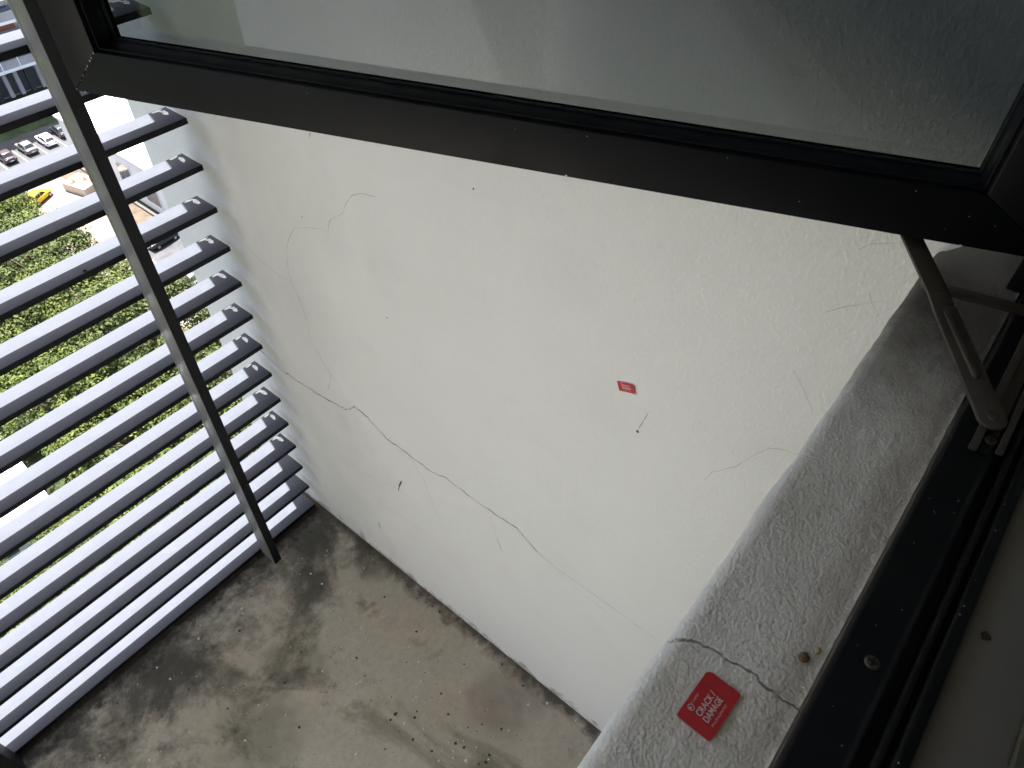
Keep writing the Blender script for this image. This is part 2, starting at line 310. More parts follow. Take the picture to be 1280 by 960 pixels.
def ribbon(pts, width, jit, taper=True, step=0.09):
    """thin uneven ribbon in the plane x = const, pts in (y, z)"""
    fine = []
    for (a, b) in zip(pts[:-1], pts[1:]):
        n = max(1, int(math.hypot(b[0] - a[0], b[1] - a[1]) / step))
        for i in range(n): fine.append((a[0] + (b[0] - a[0]) * i / n, a[1] + (b[1] - a[1]) * i / n))
    fine.append(pts[-1]); m = len(fine)
    fine = [(p[0] + random.uniform(-jit, jit), p[1] + random.uniform(-jit, jit)) if 0 < i < m - 1 else p for i, p in enumerate(fine)]
    vs, fs = [], []
    for i, p in enumerate(fine):
        a, b = fine[max(0, i - 1)], fine[min(m - 1, i + 1)]; d = Vector((b[0] - a[0], b[1] - a[1])).normalized(); nrm = Vector((-d.y, d.x))
        t = i / max(1, m - 1); wd = width * random.uniform(0.35, 1.2) * (0.75 + 0.6 * noise.noise(Vector((p[0] * 2.1, p[1] * 2.1, 4.0)))) * (1.0 if not taper else max(0.2, min(1, 6 * (1 - t))))
        for sgn in (-1, 1): vs.append((-0.004, p[0] + nrm.x * sgn * wd / 2, p[1] + nrm.y * sgn * wd / 2))
        if i: fs.append((2 * i - 2, 2 * i - 1, 2 * i + 1, 2 * i))
    mb = MB(); mb.add(vs, fs); return mb
for k, pts in CR.items():
    wd, mt = {'main': (0.036, 'crack'), 'c2': (0.017, 'crack_mid'), 'c3': (0.017, 'crack_mid'), 'c4': (0.016, 'crack_mid'), 'c7': (0.010, 'crack_mid'), 'c9': (0.009, 'crack_mid'), 'c10': (0.008, 'crack_mid'), 'c8': (0.008, 'crack_mid'), 'c11': (0.008, 'crack_mid')}.get(k, (0.014, 'crack_faint'))
    if k == 'main':
        ribbon(pts[:11], 0.046, 0.026, False).build('crack', M['crack'], wall); ribbon(pts[10:15], 0.036, 0.02, False).build('crack', M['crack'], wall); ribbon(pts[14:], 0.024, 0.014).build('crack', M['crack_mid'], wall)
    else:
        ribbon(pts, wd, 0.01 if wd > 0.013 else 0.006).build('crack', M[mt], wall)
for pts, wd in (([(-4.532, 5.044), (-4.40, 4.70), (-4.326, 4.422)], 0.05), ([(-3.126, 1.858), (-3.16, 1.65), (-3.124, 1.479)], 0.045), ([(-3.737, 13.865), (-3.687, 13.765)], 0.03), ([(-10.383, 11.4), (-10.495, 11.889)], 0.012), ([(-7.60, 5.6), (-7.754, 5.162)], 0.03)):
    ribbon(pts, wd, 0.003, step=0.07).build('scuff_mark', M['mark'] if wd > 0.035 else M['crack'], wall)
for (y, z) in [(-10.385, 11.383), (-4.965, 10.579), (-7.286, 14.218), (-2.932, 11.932)]:
    r = 0.028 if z == 11.383 else random.uniform(0.012, 0.02)
    MB().add([(-0.005, y + r * random.uniform(.7, 1.2) * math.cos(a), z + r * random.uniform(.7, 1.2) * math.sin(a)) for a in [i * math.pi / 4 for i in range(8)]], [tuple(range(8))]).build('speck', M['mark'], wall)

# parapet under the window with its rough plastered top, dense where the lens is close
CRK = [(-4.66, -12.80), (-4.639, -12.885), (-4.558, -13.027), (-4.557, -13.133), (-4.55, -13.18), (-4.535, -13.308), (-4.57, -13.40), (-4.557, -13.477), (-4.561, -13.579), (-4.56, -13.62)]
def crack_x(y):
    for a, b in zip(CRK[:-1], CRK[1:]):
        if a[1] >= y >= b[1]: return a[0] + (b[0] - a[0]) * (a[1] - y) / (a[1] - b[1])
    return None
xs = []; x = -7.2
while x < -0.001:
    xs.append(x); x += 0.0026 if -4.76 < x < -4.46 else (0.018 if x > -5.6 else 0.03)
xs.append(0.0); xs = [-36.0, -20.0, -14.0, -10.0, -8.0] + xs
prof = [(-12.86, ZF - 2), (-12.86, 12.0), (-12.86, 15.0), (-12.86, 15.5)]
RR = 0.10
for i in range(1, 11):
    a = math.pi / 2 * i / 10; prof.append((-12.86 - RR + RR * math.cos(a), ZS - RR + RR * math.sin(a)))
yy = -12.86 - RR
while yy > -13.66:
    yy -= 0.009; prof.append((yy, ZS))
prof += [(-14.5, ZS), (-14.5, ZF - 2)]
mb = MB(); n = len(prof); vs = []
for x in xs:
    for (y, z) in prof:
        p = Vector((x, y, z))
        if x > -7.5 and z > 14.9 and y > -13.9:
            nz = noise.fractal(Vector((x * 9, y * 9, z * 9)), 1.0, 2.0, 4) * 0.0035 + noise.noise(Vector((x * 20 + 3, y * 20, z * 20))) * 0.0018
            nz += noise.noise(Vector((x * 2.2, y * 2.2, 7.0))) * 0.014
            fl = max(0.0, min(1.0, (-13.54 - y) / 0.07))          # smooth filler ramp against the frame
            nz = nz * (1 - 0.6 * fl) + 0.035 * fl * fl * (0.7 + 0.8 * noise.noise(Vector((x * 5, 0, 0))) + 0.5 * noise.noise(Vector((x * 17, 3, 0))))
            if x > -0.42:                                          # plaster coved up against the side wall
                nz += 0.42 * max(0.0, min(1.0, (-12.93 - y) / 0.45)) * ((x + 0.42) / 0.42) ** 2
            if y < -13.59: nz = min(nz, -0.01)
            dirv = Vector((0, 0, 1)) if y < -12.86 - RR else Vector((0, y + 12.86 + RR, z - (ZS - RR))).normalized()
            cx = crack_x(y)
            if cx is not None:
                cx += 0.022 * noise.noise(Vector((y * 13, 2.0, 0))) + 0.012 * noise.noise(Vector((y * 34, 5.0, 0))) + 0.006 * noise.noise(Vector((y * 90, 5.0, 0)))
                wdt = 0.0050 * (0.75 + 0.55 * noise.noise(Vector((y * 8, 9, 0)))) * (0.6 if y < -13.45 else 1.0)
                dd = abs(x - cx)
                if dd < wdt * 1.8: nz -= 0.09 * max(0, 1 - dd / (wdt * 1.8))
            p += dirv * nz
        vs.append(p)
fs = [(i * n + j, i * n + j + 1, (i + 1) * n + j + 1, (i + 1) * n + j) for i in range(len(xs) - 1) for j in range(n - 1)]
fs += [tuple(range(n)), tuple(range((len(xs) - 1) * n, len(xs) * n))]
mb.add(vs, fs)
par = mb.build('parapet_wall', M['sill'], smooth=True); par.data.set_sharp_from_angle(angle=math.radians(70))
tag(par, 'rough plastered parapet under the window with a crack across its top', 'parapet')

# interior of the room behind the window (unlit, keeps the inside dark)
rm = MB()
rm.box(-26, 0, -48, -14.5, 5.0, 6.0); rm.box(-26, 0, -48, -14.5, 31.0, 32.0); rm.box(-27.5, -26, -48, -14.5, 5, 32); rm.box(0, 1, -48, -14.6, 5, 32); rm.box(-27.5, 1, -49, -48, 5, 32); rm.box(-26, 0, -15.5, -14.5, 25.4, 31); rm.box(-26, -19.5, -15.5, -14.5, 6, 25.4); rm.box(-19.5, 0, -15.5, -14.5, 6, 15.4)
tag(rm.build('room_shell', M['room']), kind='structure')
st = MB().box(-19.5, -0.05, -14.475, -14.09, 15.72, 15.85).build('interior_sill', M['stool'], bevel=0.03)
tag(st, 'narrow painted interior sill board behind the black window frame', 'window sill')
MB().add([(-3.58 + 0.028 * math.cos(a) * (1 + .15 * math.sin(3 * a)), -14.195 + 0.026 * math.sin(a), 15.853) for a in [i * math.pi / 6 for i in range(12)]], [tuple(range(12))]).build('brown_spot', M['soil'], st)

# ================================================================== WINDOW FRAME
fr = empty('window_frame', (0, 0, 0)); tag(fr, 'black aluminium window frame with grooved track along the sill', 'window frame')
bed = [(-13.60, 15.6), (-13.60, 15.885), (-13.62, 15.90), (-13.84, 15.90), (-13.862, 15.918), (-13.88, 15.905), (-13.885, 15.825), (-13.935, 15.825), (-13.94, 15.91), (-13.953, 15.925), (-13.98, 15.925), (-13.99, 15.87), (-14.008, 15.87), (-14.014, 15.935), (-14.03, 15.945), (-14.085, 15.93), (-14.085, 15.6)]
MB().prism(bed, -19.5, -0.02, 'x').build('bottom_rail', M['frame'], fr, bevel=0.008, seg=2)
MB().prism([(-0.02, -13.61), (-0.02, -14.03), (-0.32, -14.03), (-0.32, -13.90), (-0.22, -13.90), (-0.22, -13.61)], 15.9, 25.4, 'z').build('jamb', M['frame'], fr, bevel=0.01)
MB().prism([(-9.9, -13.61), (-9.9, -14.03), (-9.6, -14.03), (-9.6, -13.61)], 15.9, 25.4, 'z').build('jamb', M['frame'], fr, bevel=0.01)
MB().box(-19.5, -0.02, -14.03, -13.61, 25.0, 25.39).build('head_rail', M['frame'], fr, bevel=0.01)
MB().box(-19.4, -9.9, -13.80, -13.77, 15.95, 25.0).build('fixed_pane', M['glass'], fr)
MB().box(-19.5, -19.2, -14.03, -13.61, 15.95, 25.0).build('jamb', M['frame'], fr, bevel=0.01)
MB().box(-0.30, -0.02, -13.605, -13.47, 15.78, 25.0).build('hinge_cover', M['frame'], fr, bevel=0.01)
def screw(x, y, z, r, parent, mat):
    o = MB().cyl((x, y, z), r, 0.012, 20, r2=r * 0.8).build('screw', mat, parent, bevel=0.004)
    s = MB(); s.box(x - r * .62, x + r * .62, y - r * .13, y + r * .13, z + 0.0125, z + 0.0145); s.box(x - r * .13, x + r * .13, y - r * .62, y + r * .62, z + 0.0128, z + 0.0142)
    s.build('cross_slot', M['rubber'], o)
screw(-4.147, -13.768, 15.902, 0.042, fr, M['steel'])
# dust specks on the frame
d = MB()
for i in range(20):
    x, y = random.uniform(-6, -2.7), random.uniform(-13.82, -13.66); r = random.uniform(0.0015, 0.004)
    d.cyl((x, y, 15.901), r, 0.004, 5)
for i in range(7):
    x = random.uniform(-5.5, -2.5); r = random.uniform(0.002, 0.005); d.cyl((x, -14.03 + random.uniform(-.004, .004), 15.944), r, 0.004, 5)
tag(d.build('dust_specks', M['room'], fr), kind='stuff')

# friction stay
fs_ = empty('friction_stay', (0, 0, 0)); tag(fs_, 'tarnished metal friction stay arm holding the sash open over the sill', 'window stay')
tr = MB()
tr.box(-2.35, -0.3, -13.775, -13.725, 15.905, 15.945); tr.box(-2.30, -0.3, -13.915, -13.872, 15.921, 15.95)
tr.build('track', M['steel'], fs_, bevel=0.006)
MB().box(-2.12, -0.3, -13.870, -13.777, 15.903, 15.912).build('track_bed', M['steel'], fs_)
screw(-2.195, -13.823, 15.913, 0.042, fs_, M['steel'])
MB().box(-2.33, -2.12, -13.870, -13.777, 15.903, 15.910).build('end_block', M['frame'], fs_)
def bar(p0, p1, w0, w1, z0, z1, th, round0=True):
    p0, p1 = Vector(p0), Vector(p1); dv = (p1 - p0).normalized(); nv = Vector((-dv.y, dv.x)); vs = []; m = 8; L = (p1 - p0).length
    out = []
    if round0:
        for i in range(m + 1):
            a = math.pi / 2 + math.pi * i / m; out.append(p0 + dv * math.cos(a) * w0 + nv * math.sin(a) * w0)
    else: out += [p0 + nv * w0, p0 - nv * w0]
    out += [p1 - nv * w1, p1 + nv * w1]
    k = len(out)
    def z(p): t = max(0, min(1, (p - p0).dot(dv) / L)); return z0 + (z1 - z0) * t
    vs = [(p.x, p.y, z(p) - th) for p in out] + [(p.x, p.y, z(p)) for p in out]
    return MB().add(vs, [tuple(range(k))[::-1], tuple(range(k, 2 * k))] + [(i, (i + 1) % k, k + (i + 1) % k, k + i) for i in range(k)])
A0, A1, A2 = Vector((-2.05, -13.768)), Vector((-1.30, -13.16)), Vector((-0.92, -12.69))
m1 = bar(A0, A1, 0.098, 0.088, 15.98, 16.14, 0.028)
arm = m1.build('main_arm', M['steel'], fs_, bevel=0.008)
bar(A1, A1 + (A2 - A1).normalized() * 0.10, 0.088, 0.086, 16.14, 16.19, 0.028, False).build('joggle', M['steel'], arm, bevel=0.006)
B1 = A1 + (A2 - A1).normalized() * 0.10
bar(B1, A2, 0.086, 0.082, 16.19, 16.38, 0.028, False).build('upper_arm', M['steel'], fs_, bevel=0.008)
dv = (A1 - A0).normalized(); bar(A0 + dv * 0.33, A1 - dv * 0.06, 0.03, 0.03, 16.062, 16.146, 0.03).build('rib', M['steel'], arm, bevel=0.012)
MB().cyl((A0.x + 0.005, A0.y, 15.978), 0.045, 0.02, 20, r2=0.038).build('rivet', M['steel'], fs_, bevel=0.006)
bar(Vector((-1.10, -13.00)), Vector((-0.70, -13.82)), 0.062, 0.062, 16.13, 16.0, 0.025).build('brace_arm', M['steel'], fs_, bevel=0.006)

# ================================================================== OPEN CASEMENT SASH
sash = empty('window_sash', (-1.0 * U, -12.858 * U, 0), 1.93902); tag(sash, 'open dark casement sash with tinted glass across the top of the view', 'window sash')
u0, u1, z0, z1, W, DP = -0.63, 7.84, 16.41, 24.9, 0.43, -0.37
UX = -0.86                                                    # outer edge of the wider hinge stile
G = 0.0015                                                    # open mitre joint
def mitre(poly, name):
    vs = [(a, 0, b) for a, b in poly] + [(a, DP, b) for a, b in poly]
    return MB().add(vs, [(0, 1, 2, 3), (7, 6, 5, 4), (0, 4, 5, 1), (1, 5, 6, 2), (2, 6, 7, 3), (3, 7, 4, 0)]).build(name, M['sash'], sash, bevel=0.012)
mitre([(UX + G, z0), (u1 - G, z0), (u1 - W - G, z0 + W), (u0 + W + G, z0 + W)], 'bottom_rail')
mitre([(UX + G, z1), (u1 - G, z1), (u1 - W - G, z1 - W), (u0 + W + G, z1 - W)], 'top_rail')
mitre([(UX, z0 + G), (UX, z1 - G), (u0 + W, z1 - W - G), (u0 + W, z0 + W + G)], 'stile')
mitre([(u1, z0 + G), (u1, z1 - G), (u1 - W, z1 - W - G), (u1 - W, z0 + W + G)], 'stile')
def ring(a, b, y0, y1, name, mat):
    """rectangular ring between inset a and inset b from the sash daylight edge"""
    i0, i1, j0, j1 = u0 + W, u1 - W, z0 + W, z1 - W
    q = lambda t: [(i0 + t, j0 + t), (i1 - t, j0 + t), (i1 - t, j1 - t), (i0 + t, j1 - t)]
    vs = [(p[0], y, p[1]) for y in (y0, y1) for t in (a, b) for p in q(t)]; fs = []
    for k in range(4):
        l = (k + 1) % 4
        fs += [(k, l, 4 + l, 4 + k), (8 + k, 8 + l, 12 + l, 12 + k), (4 + k, 4 + l, 12 + l, 12 + k), (k, l, 8 + l, 8 + k)]
    return MB().add(vs, fs).build(name, mat, sash, bevel=0.006)
ring(0.002, 0.022, -0.05, -0.26, 'glazing_bead', M['sash'])
ring(0.003, 0.034, -0.262, -0.297, 'gasket', M['rubber'])
ring(0.004, 0.020, -0.342, -0.365, 'outer_bead', M['sash'])
MB().box(u0 + W + .006, u1 - W - .006, -0.34, -0.30, z0 + W + .006, z1 - W - .006).build('glass_pane', M['glass'], sash)
for k in range(11):                                            # bright nicks along the mitre and edges
    t = random.random(); a = u1 - W * t; b = z0 + W * t; r = random.uniform(0.004, 0.010)
    MB().box(a - r * 0.5, a + r * 0.5, 0.0012, 0.003, b - r, b + r).build('paint_chip', M['chip'], sash)
for (a, b, r) in [(2.85, 16.425, .014), (1.0, 16.55, .006), (-0.16, 16.66, .005), (-0.35, 16.62, .004), (-0.05, 16.53, .003), (0.25, 16.79, .006), (1.6, 16.81, .005), (2.7, 16.80, .005), (5.2, 16.78, .004), (3.3, 16.76, .004), (-0.2, 16.42, .01), (7.72, 16.42, .013)]:
    MB().box(a - r * .6, a + r * .6, 0.0012, 0.003, b - r * .5, b + r * .5).build('paint_chip', M['chip'], sash)

# ================================================================== LOUVRE SCREEN
ls = empty('louvre_screen', (-0.5, 0, 0)); tag(ls, 'charcoal metal louvre screen of horizontal blades along the ledge edge', 'louvre screen')
OX = 5.0                                                       # parent sits at x = -0.5 m
BL = MB().box(-16.5 + OX, -0.15 + OX, 0.012, 0.72, -0.115, 0.0).mesh('blade', M['blade'], 0.006, 1, scale=U)  # blades stop short, leaving an unseen open bay that bounces sun inward
BE = MB().prism([(0.010, -0.118), (0.010, -0.004), (0.004, -0.001), (0.0, -0.006), (0.0, -0.118)], -16.5 + OX, -0.149 + OX, 'x').mesh('edge_shade', M['black'], scale=U)  # black strip stands in for shade on the blade's room-facing edge
BC = MB().box(-0.148 + OX, -0.141 + OX, 0.0, 0.722, -0.118, -0.004).mesh('end_shade', M['black'], scale=U)
def patch_mesh(kind):
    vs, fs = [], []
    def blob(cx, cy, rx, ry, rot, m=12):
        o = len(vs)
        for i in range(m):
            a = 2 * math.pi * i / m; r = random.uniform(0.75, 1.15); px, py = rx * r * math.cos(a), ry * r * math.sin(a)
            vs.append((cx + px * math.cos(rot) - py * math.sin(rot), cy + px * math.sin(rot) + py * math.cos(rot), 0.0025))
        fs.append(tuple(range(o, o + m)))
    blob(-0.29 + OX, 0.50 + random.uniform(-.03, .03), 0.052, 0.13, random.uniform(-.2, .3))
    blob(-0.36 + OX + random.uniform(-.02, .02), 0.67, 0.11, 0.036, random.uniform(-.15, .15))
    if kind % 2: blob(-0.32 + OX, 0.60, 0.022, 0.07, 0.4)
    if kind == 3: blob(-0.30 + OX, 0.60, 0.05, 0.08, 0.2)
    return MB().add(vs, fs).mesh('pale_patch', M['pale_patch'], scale=U)
SM = [patch_mesh(i) for i in range(6)]
for k in range(0, 29):
    b = link('blade', BL, ls); b.location = (random.uniform(-.0006, .0006), random.uniform(-.0004, .0004), k * U + random.uniform(-.0006, .0006)); b.rotation_euler = (random.uniform(-.006, .006), 0, 0)
    link('edge_shade', BE, b); link('end_shade', BC, b)
    if k >= 3: link('pale_patch', SM[random.randrange(6)], b)
for x0, x1 in ((-2.285, -2.06), (-10.03, -9.80), (-16.5, -16.27)):
    p = MB().box(x0 + OX, x1 + OX, -0.655, -0.165, ZF, 29).build('post', M['post'], ls, bevel=0.006)
    MB().box(x0 - 0.002 + OX, x1 + 0.002 + OX, -0.672, -0.657, ZF, 29).build('face_shade', M['black'], p)  # black skin paints the shade on the post's room side
    MB().box(x1 + 0.001 + OX, x1 + 0.006 + OX, -0.656, -0.03, ZF, 29).build('side_shade', M['black'], p)
    MB().box(x0 + 0.012 + OX, x1 - 0.012 + OX, -0.168, -0.155, ZF, 29).build('joint_strip', M['rubber'], p)
    MB().box(x0 + OX, x1 + OX, -0.155, -0.035, ZF, 29).build('clip_channel', M['post'], p, bevel=0.01)
    if x0 > -12:
        br = MB().box(x0 + 0.02 + OX, x1 - 0.02 + OX, -0.034, -0.002, -0.20, 0.05).mesh('blade_bracket', M['post'], 0.01, scale=U)
        for k in range(1, 29):
            q = link('blade_bracket', br, p); q.location = (0, 0, k * U)

# ================================================================== STICKERS
def text_mesh(body, size, name):
    cu = bpy.data.curves.new(name, 'FONT'); cu.body = body; cu.size = size; cu.offset = size * 0.018; cu.resolution_u = 3
    to = bpy.data.objects.new(name, cu); col.objects.link(to); bpy.context.view_layer.update()
    me = bpy.data.meshes.new_from_object(to.evaluated_get(bpy.context.evaluated_depsgraph_get()))
    bpy.data.objects.remove(to); me.name = name; me.materials.append(M['ink']); return me
def sticker(mat4, label, w_, h_, curl=0.0):
    mb = MB(); nx, ny, c_ = 12, 8, 0.006
    def zz(x, y): return curl * max(0, (x / w_ - 0.72)) ** 2 * 6 + curl * 0.25 * max(0, 0.25 - y / h_)
    top = []
    for j in range(ny + 1):
        for i in range(nx + 1):
            x, y = w_ * i / nx, h_ * j / ny
            if (i in (0, nx)) and (j in (0, ny)): x += c_ * (0.5 if i == 0 else -0.5); y += c_ * (0.5 if j == 0 else -0.5)
            if i == nx and j == ny: x -= 0.010; y -= 0.003
            top.append((x, y, 0.006 + zz(x, y)))
    n_ = len(top); vs = top + [(x, y, z - 0.004) for x, y, z in top]; fs = []
    for j in range(ny):
        for i in range(nx):
            a = j * (nx + 1) + i; q = (a, a + 1, a + nx + 2, a + nx + 1); fs += [q, tuple(n_ + t for t in q[::-1])]
    edge = [i for i in range(nx)] + [nx + (nx + 1) * j for j in range(ny)] + [n_ - 1 - i for i in range(nx)] + [(nx + 1) * (ny - j) for j in range(ny)]
    for a, b in zip(edge, edge[1:] + edge[:1]): fs.append((a, n_ + a, n_ + b, b))
    s = mb.add(vs, fs).build('defect_sticker', M['red']); s.matrix_world = mat4; tag(s, label, 'sticker', 'red defect stickers')
    def put(me, x, y, nm='lettering'):
        o = link(nm, me, s); o.location = (x * U, y * U, (0.008 + 0.0015) * U); return o
    def txt(body, size, x, y, width):
        me = text_mesh(body, size * U, 'lettering'); xs_ = [v.co.x for v in me.vertices]; k = width * U / (max(xs_) - min(xs_))
        for v in me.vertices: v.co.x *= k
        put(me, x, y)
    txt('CRACK /', 0.047, 0.070, 0.098, 0.152); txt('DAMAGE', 0.047, 0.068, 0.055, 0.150)
    # emblem: open ring with a dot and a tail line, then two lines of print too small to read
    g = MB()
    for i in range(14):
        a0, a1 = 2 * math.pi * i / 14, 2 * math.pi * (i + 1) / 14
        for_ = lambda a, r: (0.078 + r * math.cos(a) + (0.008 if math.cos(a) < -0.5 else 0), 0.160 + r * 0.92 * math.sin(a), 0)
        g.add([for_(a0, .021), for_(a1, .021), for_(a1, .0165), for_(a0, .0165)], [(0, 1, 2, 3)])
    g.add([(0.078 + .0065 * math.cos(a), 0.160 + .0065 * math.sin(a), 0) for a in [i * math.pi / 5 for i in range(10)]], [tuple(range(10))])
    put(g.mesh('emblem', M['ink'], scale=U), 0, 0, 'emblem')
    rr = random.Random(3); g = MB()
    for (xa, xb, y, hh) in ((0.104, 0.165, 0.163, 0.010), (0.072, 0.205, 0.026, 0.011)):
        x = xa
        while x < xb:
            wv = rr.uniform(.005, .009); g.add([(x, y, 0), (x + .0022, y, 0), (x + .0022, y + hh, 0), (x, y + hh, 0)], [(0, 1, 2, 3)])
            t = rr.choice((0, .5, 1)) * hh * .8; g.add([(x + .0022, y + t, 0), (x + wv * .8, y + t, 0), (x + wv * .8, y + t + .0024, 0), (x + .0022, y + t + .0024, 0)], [(0, 1, 2, 3)])
            x += wv + .0022 + (0.007 if rr.random() < .15 else 0)
    put(g.mesh('small_print', M['ink'], scale=U), 0, 0, 'small_print')
def frame4(o, ex, ey):
    ex = Vector(ex).normalized(); ez = ex.cross(Vector(ey)).normalized(); ey = ez.cross(ex); o = Vector(o) * U
    return Matrix(((ex.x, ey.x, ez.x, o.x), (ex.y, ey.y, ez.y, o.y), (ex.z, ey.z, ez.z, o.z), (0, 0, 0, 1)))
sticker(frame4((-4.994, -13.308, ZS + 0.014), (0.31, -0.012, 0), (0.012, 0.31, 0)), 'red sticker with white lettering on the rough window parapet', 0.31, 0.197)
sticker(frame4((-0.004, -9.985, 12.0), (0, -0.27, 0.105), (0, 0.105, 0.27)), 'small red sticker on the white stucco wall', 0.29, 0.17, 0.05)

# ================================================================== SMALL BITS
def pebble(loc, r, mat, label, name='pebble', cat='pebble', flat=0.6):
    bm = bmesh.new(); bmesh.ops.create_icosphere(bm, subdivisions=2, radius=1)
    sx, sy = random.uniform(.8, 1.3), random.uniform(.7, 1.1)
    for v in bm.verts:
        f = 1 + 0.35 * noise.noise(v.co * 1.7 + Vector((loc[0] * 50, loc[1] * 50, 0))); v.co = Vector((v.co.x * sx, v.co.y * sy, v.co.z * flat)) * f * r * U
    me = bpy.data.meshes.new(name); bm.to_mesh(me); bm.free(); me.materials.append(mat); o = link(name, me); o.location = [c * U for c in loc]; tag(o, label, cat); return o
pebble((-4.294, -13.487, ZS + 0.018), 0.030, M['brown'], 'small brown chip lying on the parapet near the frame')
pebble((-4.211, -13.532, ZS + 0.018), 0.018, plain('ochre_bit', (0.42, 0.33, 0.17), 0.9, 0.1, var=0.3, scale=400), 'tiny ochre crumb beside the brown chip on the parapet')
pebble((-3.05, 0.08, 11.02), 0.035, M['peb_d'], 'small dark crumb of debris perched on a louvre blade')
g1, g2 = MB(), MB()
def grit(mb, x, y, r, z=ZF):
    vs = [];
    for k in range(6):
        a = k * math.pi / 3 + random.random(); vs.append((x + r * random.uniform(.6, 1.2) * math.cos(a), y + r * random.uniform(.6, 1.2) * math.sin(a), z))
    vs += [(x + (v[0] - x) * .55, y + (v[1] - y) * .55, z + r * random.uniform(.5, .9)) for v in vs]
    mb.add(vs, [tuple(range(6, 12))] + [(i, (i + 1) % 6, 6 + (i + 1) % 6, 6 + i) for i in range(6)])
for i in range(330):
    x, y = random.uniform(-8.5, -0.05), random.uniform(-12.0, -0.4)
    (grit(g1, x, y, random.choice((.018, .022, .03, .04)) * random.uniform(.6, 1.2)) if random.random() < 0.62 else grit(g2, x, y, random.choice((.015, .02, .028, .045)) * random.uniform(.5, 1.1)))
for i in range(45):
    x, y = random.gauss(-2.6, 1.0), random.gauss(-7.5, 1.2)
    if x < -0.1: grit(g1 if random.random() < .6 else g2, x, y, random.uniform(.02, .055))
tag(g1.build('pale_grit', M['peb_w']), 'pale plaster crumbs scattered over the ledge floor', 'grit', kind='stuff')
tag(g2.build('dark_grit', M['peb_d']), 'dark grit scattered over the ledge floor', 'grit', kind='stuff')

# ================================================================== GROUND FAR BELOW (metres)
K = 1.196; GZ = -46.0 * K
def sheet(name, x0, x1, y0, y1, dz, mat):
    return tag(MB().add([(x0 * K, y0 * K, GZ + dz), (x1 * K, y0 * K, GZ + dz), (x1 * K, y1 * K, GZ + dz), (x0 * K, y1 * K, GZ + dz)], [(0, 1, 2, 3)]).build(name, mat, scale=1), kind='structure')
sheet('ground', -1500, 1500, -600, 2400, 0, M['ground'])
sheet('pavement', 19.3, 29.4, 40, 94.5, 0.02, M['paving'])
sheet('car_park', 5, 60, 94.5, 107, 0.024, M['asphalt'])
sheet('lawn', 0, 70, 107, 118, 0.02, M['lawn'])
sheet('soil_strip', 26.6, 29.2, 76, 93, 0.03, M['soil'])
sheet('lane', 24.5, 29.4, 58, 75.5, 0.03, M['asphalt'])
for i in range(12):
    x = (18.2 + i * 2.55) * K
    o = MB().box(x - .06, x + .06, 99.5 * K, 104 * K, GZ + .026, GZ + .03).build('bay_line', M['linew'], bpy.data.objects['car_park'], scale=1)
kb = MB().box(29.25 * K, 29.55 * K, 60 * K, 96 * K, GZ, GZ + 0.14).build('kerb', M['kerb'], scale=1, bevel=0.03); tag(kb, kind='structure')

# ---- facing apartment block
ab = empty('apartment_block', (50 * K, 118.7 * K, GZ)); tag(ab, 'white apartment block with long floor bands beyond the car park', 'building')
ab.scale = (K, K, K)
def abx(mb, n_, m_, p=None): return mb.build(n_, m_, p or ab, scale=1)
abx(MB().box(-60, 60, 0.6, 14, 0, 30), 'wall', M['bgrey'])
FL = [(5.1, 0.9, 'bpane'), (8.2, 1.1, 'bwood'), (10.9, 0.9, 'bpane'), (13.8, 1.0, 'bwood'), (16.9, 1.0, 'bpane'), (20.0, 1.0, 'bwood'), (23.1, 1.0, 'bpane'), (26.2, 1.0, 'bwood')]
prev = None
for (zt, hh, kind) in FL:
    b = abx(MB().box(-60, 60, -0.9, 0.6, zt - 1.5, zt - 1.1), 'floor_band', M['bwhite'])
    abx(MB().box(-60, 60, -0.85, -0.7, zt - 1.1, zt), 'balustrade', M['bwhite'] if kind == 'bwood' else M['bgrey'], b)
    abx(MB().box(-60, 60, -1.0, 0.6, zt + 1.35, zt + 1.6), 'eave', M['bwhite'])
    wnd = MB().box(0, 2.2, 0.45, 0.6, zt + 0.1, zt + 1.3).mesh('window', M[kind], scale=1)
    for i in range(-8, 9):
        o = link('window', wnd, ab); o.location = (i * 2.9, 0, 0)
for i in range(-14, 15):
    abx(MB().box(i * 1.55, i * 1.55 + 0.55, 0.1, 0.6, 0, 3.5), 'column', M['bgrey'] if i % 3 else M['bdark'])
    abx(MB().box(i * 1.55 + .6, i * 1.55 + 1.45, 0.4, 0.62, 0.2, 3.3), 'opening', M['bdark'])
for i in range(-9, 10): abx(MB().box(i * 2.4, i * 2.4 + .12, -0.95, -0.84, 3.6, 5.3), 'railing_post', M['bwhite'])
abx(MB().box(-61, 61, -1.5, 15, 30, 30.6), 'roof', M['bwhite'])

# ---- long white building on the right
wb = empty('white_building', (30 * K, 78 * K, GZ)); tag(wb, 'long low white building with a bright flat roof beyond the stucco wall', 'building')
wb.scale = (K, K, K)
wbx = lambda mb, n_, m_, p=None: mb.build(n_, m_, p or wb, scale=1)
wbx(MB().box(0, 22, -20, 17.4, 0, 5.7), 'wall', M['bwhite'])
rf = wbx(MB().box(-0.25, 22.2, -20.2, 17.6, 5.7, 6.0), 'roof', M['broof'])
for y in range(-18, 17, 5):
    wd_ = wbx(MB().box(-0.08, 0.05, y, y + 3.2, 1.0, 4.6), 'window', M['bwhite'])
    for t in (0.15, 1.65): wbx(MB().box(-0.10, -0.082, y + t, y + t + 1.4, 1.2, 4.4), 'pane', M['bpane'], wd_)
for y in range(-18, 17, 6): wbx(MB().box(3, 21, y, y + .1, 6.0, 6.06), 'roof_seam', M['bwhite'], rf)

